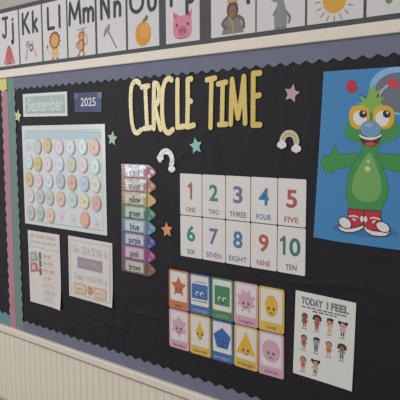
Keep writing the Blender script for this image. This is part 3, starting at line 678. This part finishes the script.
# ------------------------------------------------------------------ TODAY I FEEL sheet
TW, TH = .2145, .281
wt = lambda x, z: curl_br(x, z, TW, TH, .012)
t = thing('feelings_chart', 'white TODAY I FEEL sheet with rows of small cartoon children', 'poster', -.3786, -.414, .0036, -1.5)
b = MB(); b.sheet(0, 0, TW, TH, 0, .0009, paper('#d6d6d2')); b.build('sheet', t, warp=wt)
d = .0011
b = MB(); [b.text(w_, x_, .1125, .0235, d, ink('#737d7a'), wmax=ww, bold=.045) for w_, x_, ww in (('TODAY', -.045, .080), ('I', .0105, .006), ('FEEL', .054, .062))]; b.build('heading', t, warp=wt)
b = MB(); bars(b, -.082, .082, .0920, .0042, d, ink('#5d605f'), 5, 9, .82); bars(b, -.042, .046, .0835, .0042, d, ink('#5d605f'), 6, 5, .82); b.build('small_print', t, warp=wt)
KIDS = [('#5a3a2c', '#8a5a40', '#a03c36', 0), ('#33241f', '#a06a48', '#b04c3c', 1), ('#2e2622', '#c99a78', '#cdb48c', 2), ('#2a2424', '#cda88c', '#b9a8b0', 3),
        ('#4a3228', '#b07a58', '#8c5a3c', 0), ('#2c2a2e', '#9aa79e', '#6a7a78', 2), ('#6a4632', '#c8927a', '#b86850', 0), ('#38261e', '#9a6c50', '#8a9a78', 1),
        ('#7a4a34', '#c08a6a', '#b8604c', 0), ('#2a2224', '#c49a80', '#c8a49a', 3)]
for k, (hair, skin, cloth, style) in enumerate(KIDS):
    r, c = divmod(k, 4); x = -.070+c*.0455; z = .056-r*.073
    b = MB(); h, s_, cl = ink(hair), ink(skin), ink(cloth)
    b.poly([(x-.009, z-.026), (x-.008, z-.006), (x+.008, z-.006), (x+.009, z-.026)], d, d+.0003, cl)
    for s in (-1, 1):
        b.stroke([(x+s*.004, z-.026), (x+s*.0045, z-.038)], .005, d, d+.0002, ink('#4c4446') if k % 2 else s_); b.stroke([(x+s*.008, z-.009), (x+s*.013, z-.017+.004*(k % 3))], .0045, d, d+.0002, s_)
    b.ell(x, z+.006, .0135, .0135, d+.0003, d+.0004, h)
    b.ell(x, z+.0025, .0108, .0108, d+.0004, d+.0005, s_)
    if style == 1: [b.ell(x+.014*math.cos(a), z+.007+.012*math.sin(a), .006, .006, d, d+.0003, h) for a in (-.3, .4, 1.1, 1.8, 2.5, 3.3)]
    if style == 3: [b.ell(x+s*.014, z+.014, .0065, .007, d, d+.0003, h) for s in (-1, 1)]
    if style == 2: b.ell(x+.002, z+.016, .014, .006, d+.0005, d+.0006, h)
    for s in (-1, 1): b.ell(x+s*.004, z+.003, .0015, .0018, d+.0006, d+.0007, ink('#2a2626'))
    b.stroke([(x-.004, z-.003), (x, z-.0045+.0015*(k % 2)), (x+.004, z-.003)], .0013, d+.0006, d+.0007, ink('#6a3a36'))
    b.v = [(x+(vx-x)*.84, vy, z+.004+(vz-z-.004)*.78) for vx, vy, vz in b.v]
    bars(b, x-.010, x+.010, z-.036, .0032, d, ink('#77776f'), 50+k, 2)
    b.build('printed_child', t, warp=wt)

# ------------------------------------------------------------------ the cartoon poster
PO = (-.236, .166); PR = -2.0
t = thing('cartoon_poster', 'blue poster of a green cartoon creature in red shoes', 'poster', PO[0], PO[1], .0036, 0)
DB = .0056
OUT = [(-.3912, .4245), (-.3975, .30), (-.4055, .15), (-.4190, -.0895), (-.33, -.0945), (-.2, -.097), (-.064, -.0985), (-.058, .15), (-.060, .4215), (-.2, .4225), (-.3, .4240)]
b = MB(); b.poly(loc(OUT, *PO), 0, .0012, lam('#3b80b6')); b.build('sheet', t)
def art(name, items, parent=None):
    b = MB()
    for it in items:
        lv, pts, c, sm = it[:4]
        dd = .0013+lv*.00022
        P = loc(closed(pts) if sm else pts, *PO)
        b.poly(P, dd-.0002, dd, ink(c))
        if len(it) > 4: b.stroke(P+[P[0]], .0028, dd-.0002, dd+.00005, ink(it[4]), smooth=False)
    return b.build(name, parent or t)
def el(q):   # ellipse from centre, right point, top point
    (cx, cz), (ax, az), (bx, bz) = q
    return [(cx+(ax-cx)*math.cos(u)+(bx-cx)*math.sin(u), cz+(az-cz)*math.cos(u)+(bz-cz)*math.sin(u)) for u in [2*math.pi*k/32 for k in range(32)]]
G1, G2, G3 = '#3d8a48', '#6ea258', '#2f7440'
art('grey_disc', [(0, el([(-0.1489,0.3541),(-0.0587,0.3473),(-0.1574,0.4219)]), '#7fb0d8', False), (1, el([(-0.1383,0.3486),(-0.0536,0.3422),(-0.1452,0.4061)]), '#686d7a', False)])
art('floor_oval', [(0, el([(-0.2470,-0.0510),(-0.1392,-0.0504),(-0.2461,-0.0306)]), '#3470a2', False)])  # the creature's shadow, drawn as a darker blue oval in the poster print
art('body', [(1, [(-0.2544,0.1995),(-0.2632,0.1796),(-0.2773,0.1593),(-0.2935,0.1320),(-0.3053,0.0943),(-0.3083,0.0566),(-0.3002,0.0284),(-0.2849,0.0062),(-0.2017,0.0125),(-0.1870,0.0307),(-0.1755,0.0642),(-0.1792,0.0998),(-0.1917,0.1319),(-0.2042,0.1609),(-0.2116,0.1803),(-0.2163,0.1998)], G1, True, G3),
             (2, [(-0.2396,0.1786),(-0.2465,0.1692),(-0.2576,0.1544),(-0.2743,0.1272),(-0.2854,0.0985),(-0.2885,0.0713),(-0.2807,0.0501),(-0.2621,0.0370),(-0.2319,0.0343),(-0.2081,0.0438),(-0.1962,0.0663),(-0.1956,0.0958),(-0.2061,0.1269),(-0.2179,0.1554),(-0.2239,0.1697),(-0.2298,0.1787)], G2, True)])
art('arm', [(0, [(-0.2704,0.1781),(-0.3182,0.1754),(-0.3393,0.1737),(-0.3412,0.1934),(-0.3474,0.2002),(-0.3542,0.1974),(-0.3546,0.1769),(-0.3677,0.1725),(-0.3855,0.1653),(-0.3947,0.1512),(-0.3960,0.1372),(-0.3850,0.1361),(-0.3879,0.1235),(-0.3783,0.1155),(-0.3675,0.1214),(-0.3612,0.1147),(-0.3505,0.1178),(-0.3445,0.1277),(-0.3248,0.1310),(-0.2805,0.1418),(-0.2619,0.1530)], G1, False, G3)])
art('arm', [(0, [(-0.2172,0.1789),(-0.1827,0.1782),(-0.1490,0.1749),(-0.1293,0.1777),(-0.1169,0.1974),(-0.1091,0.1956),(-0.1098,0.1755),(-0.0904,0.1696),(-0.0773,0.1543),(-0.0831,0.1385),(-0.0954,0.1268),(-0.1147,0.1249),(-0.1410,0.1252),(-0.1747,0.1318),(-0.2023,0.1414)], G1, False, G3)])
head = art('head', [(2, [(-0.2982,0.2793),(-0.3125,0.2609),(-0.3151,0.2395),(-0.3058,0.2206),(-0.2821,0.2126),(-0.2660,0.2061),(-0.2541,0.1863),(-0.2479,0.1665),(-0.2169,0.1671),(-0.2090,0.1868),(-0.1985,0.2064),(-0.1769,0.2142),(-0.1544,0.2225),(-0.1469,0.2396),(-0.1501,0.2599),(-0.1639,0.2766),(-0.1997,0.3030),(-0.2625,0.3048)], G1, True)])
art('tuft', [(3, [(-0.2496,0.2966),(-0.2599,0.3126),(-0.2788,0.3250),(-0.2588,0.3282),(-0.2692,0.3443),(-0.2464,0.3407),(-0.2412,0.3599),(-0.2250,0.3783),(-0.2189,0.3562),(-0.2053,0.3620),(-0.2116,0.3405),(-0.1924,0.3372),(-0.2057,0.3249),(-0.1945,0.3156),(-0.2122,0.3111),(-0.2187,0.2958)], '#7daa52', False)], head)
art('antenna', [(3, [(-0.2492,0.3402),(-0.2593,0.3491),(-0.2723,0.3549),(-0.2751,0.3531),(-0.2607,0.3459),(-0.2505,0.3370)], '#3a6f84', False), (4, el([(-0.2966,0.3751),(-0.2791,0.3722),(-0.2970,0.3949)]), '#b32f3c', False)], head)
art('antenna', [(3, [(-0.2171,0.3421),(-0.2026,0.3618),(-0.1840,0.3760),(-0.1799,0.3720),(-0.1970,0.3577),(-0.2102,0.3379)], '#a9b0b8', False), (4, el([(-0.1680,0.3764),(-0.1493,0.3691),(-0.1657,0.3888)]), '#b8434c', False)], head)
art('eye', [(4, [(-0.2686,0.3181),(-0.2902,0.3162),(-0.3016,0.3027),(-0.3018,0.2794),(-0.2948,0.2606),(-0.2786,0.2498),(-0.2570,0.2522),(-0.2431,0.2638),(-0.2365,0.2813),(-0.2399,0.3042),(-0.2514,0.3156)], '#d2a62c', True), (5, el([(-0.2677,0.2813),(-0.2463,0.2796),(-0.2682,0.3030)]), '#d9d9d6', False), (6, el([(-0.2580,0.2929),(-0.2459,0.2920),(-0.2582,0.3041)]), '#1f2226', False), (7, el([(-0.2552,0.2968),(-0.2517,0.2960),(-0.2553,0.3007)]), '#d9d9d6', False)], head)
art('eye', [(4, [(-0.1966,0.3157),(-0.2164,0.3125),(-0.2258,0.3005),(-0.2267,0.2805),(-0.2193,0.2635),(-0.2038,0.2516),(-0.1833,0.2489),(-0.1674,0.2589),(-0.1619,0.2778),(-0.1645,0.2994),(-0.1769,0.3124)], '#d2a62c', True), (5, el([(-0.1976,0.2786),(-0.1766,0.2769),(-0.1982,0.3004)]), '#d9d9d6', False), (6, el([(-0.1851,0.2911),(-0.1736,0.2901),(-0.1854,0.3019)]), '#1f2226', False), (7, el([(-0.1825,0.2948),(-0.1791,0.2941),(-0.1826,0.2986)]), '#d9d9d6', False)], head)
art('mouth', [(5, [(-0.2696,0.2352),(-0.2536,0.2285),(-0.2323,0.2259),(-0.2129,0.2284),(-0.1979,0.2361),(-0.2016,0.2193),(-0.2150,0.2031),(-0.2330,0.1970),(-0.2530,0.2035),(-0.2648,0.2180)], '#5a1c26', True), (6, [(-0.2681,0.2339),(-0.2536,0.2272),(-0.2323,0.2246),(-0.2128,0.2271),(-0.1992,0.2348),(-0.2031,0.2258),(-0.2321,0.2167),(-0.2635,0.2246)], '#d9d9d6', True), (6, [(-0.2502,0.2061),(-0.2334,0.2115),(-0.2165,0.2063),(-0.2330,0.1984)], '#c04c54', True)], head)
art('nose', [(7, el([(-0.2329,0.2494),(-0.2009,0.2477),(-0.2335,0.2741)]), '#6d92b8', False), (8, el([(-0.2388,0.2599),(-0.2261,0.2590),(-0.2389,0.2664)]), '#86a8ca', False)], head)
art('button', [(3, el([(-0.2399,0.1323),(-0.2307,0.1320),(-0.2401,0.1403)]), '#b9cc98', False)])
art('button', [(3, el([(-0.2383,0.1549),(-0.2327,0.1543),(-0.2385,0.1608)]), '#a6bf88', False)])
RED, WH = '#b42c36', '#d9d6d4'
OL = '#4a1a20'
for side in (
  ([(3, [(-0.3010,0.0082),(-0.2921,0.0116),(-0.2831,0.0087),(-0.2734,0.0112),(-0.2626,0.0093),(-0.2501,0.0093),(-0.2486,-0.0139),(-0.2490,-0.0365),(-0.2682,-0.0437),(-0.2839,-0.0479),(-0.2930,-0.0360),(-0.2994,-0.0173)], RED, False, OL),
    (4, [(-0.3322,-0.0413),(-0.3229,-0.0479),(-0.3067,-0.0501),(-0.2878,-0.0483),(-0.2683,-0.0428),(-0.2490,-0.0347),(-0.2484,-0.0428),(-0.2607,-0.0521),(-0.2826,-0.0606),(-0.3050,-0.0628),(-0.3227,-0.0590),(-0.3310,-0.0515)], WH, False, OL),
    (5, el([(-0.3091,-0.0337),(-0.2880,-0.0392),(-0.3074,-0.0170)]), WH, False, OL), (5, [(-0.2986,-0.0108),(-0.2788,-0.0074),(-0.2651,-0.0117),(-0.2659,-0.0154),(-0.2797,-0.0120),(-0.2975,-0.0144)], WH, False), (6, [(-0.2875,-0.0190),(-0.2796,-0.0165),(-0.2726,-0.0232),(-0.2755,-0.0262),(-0.2825,-0.0222)], WH, False)]),
  ([(4, [(-0.2501,0.0093),(-0.2386,0.0111),(-0.2281,0.0092),(-0.2159,0.0110),(-0.2056,0.0091),(-0.1954,0.0108),(-0.1958,-0.0087),(-0.1890,-0.0222),(-0.1922,-0.0402),(-0.2077,-0.0515),(-0.2248,-0.0495),(-0.2412,-0.0412),(-0.2481,-0.0337)], RED, False, OL),
    (5, [(-0.2471,-0.0354),(-0.2363,-0.0444),(-0.2200,-0.0491),(-0.1966,-0.0495),(-0.1759,-0.0466),(-0.1665,-0.0413),(-0.1671,-0.0519),(-0.1778,-0.0609),(-0.1962,-0.0641),(-0.2197,-0.0634),(-0.2389,-0.0554),(-0.2459,-0.0462)], WH, False, OL),
    (6, el([(-0.1877,-0.0353),(-0.1665,-0.0413),(-0.1853,-0.0210)]), WH, False, OL), (6, [(-0.2295,-0.0115),(-0.2145,-0.0075),(-0.1976,-0.0115),(-0.1956,-0.0157),(-0.2144,-0.0120),(-0.2275,-0.0149)], WH, False), (7, [(-0.2225,-0.0252),(-0.2170,-0.0184),(-0.2096,-0.0169),(-0.2113,-0.0215),(-0.2187,-0.0275)], WH, False)])):
    shoe = art('shoe', side)
art('lace', [(7, el([(-0.2543,-0.0171),(-0.2490,-0.0171),(-0.2545,-0.0081)]), WH, False), (8, el([(-0.2422,-0.0170),(-0.2365,-0.0170),(-0.2425,-0.0080)]), WH, False)], shoe)
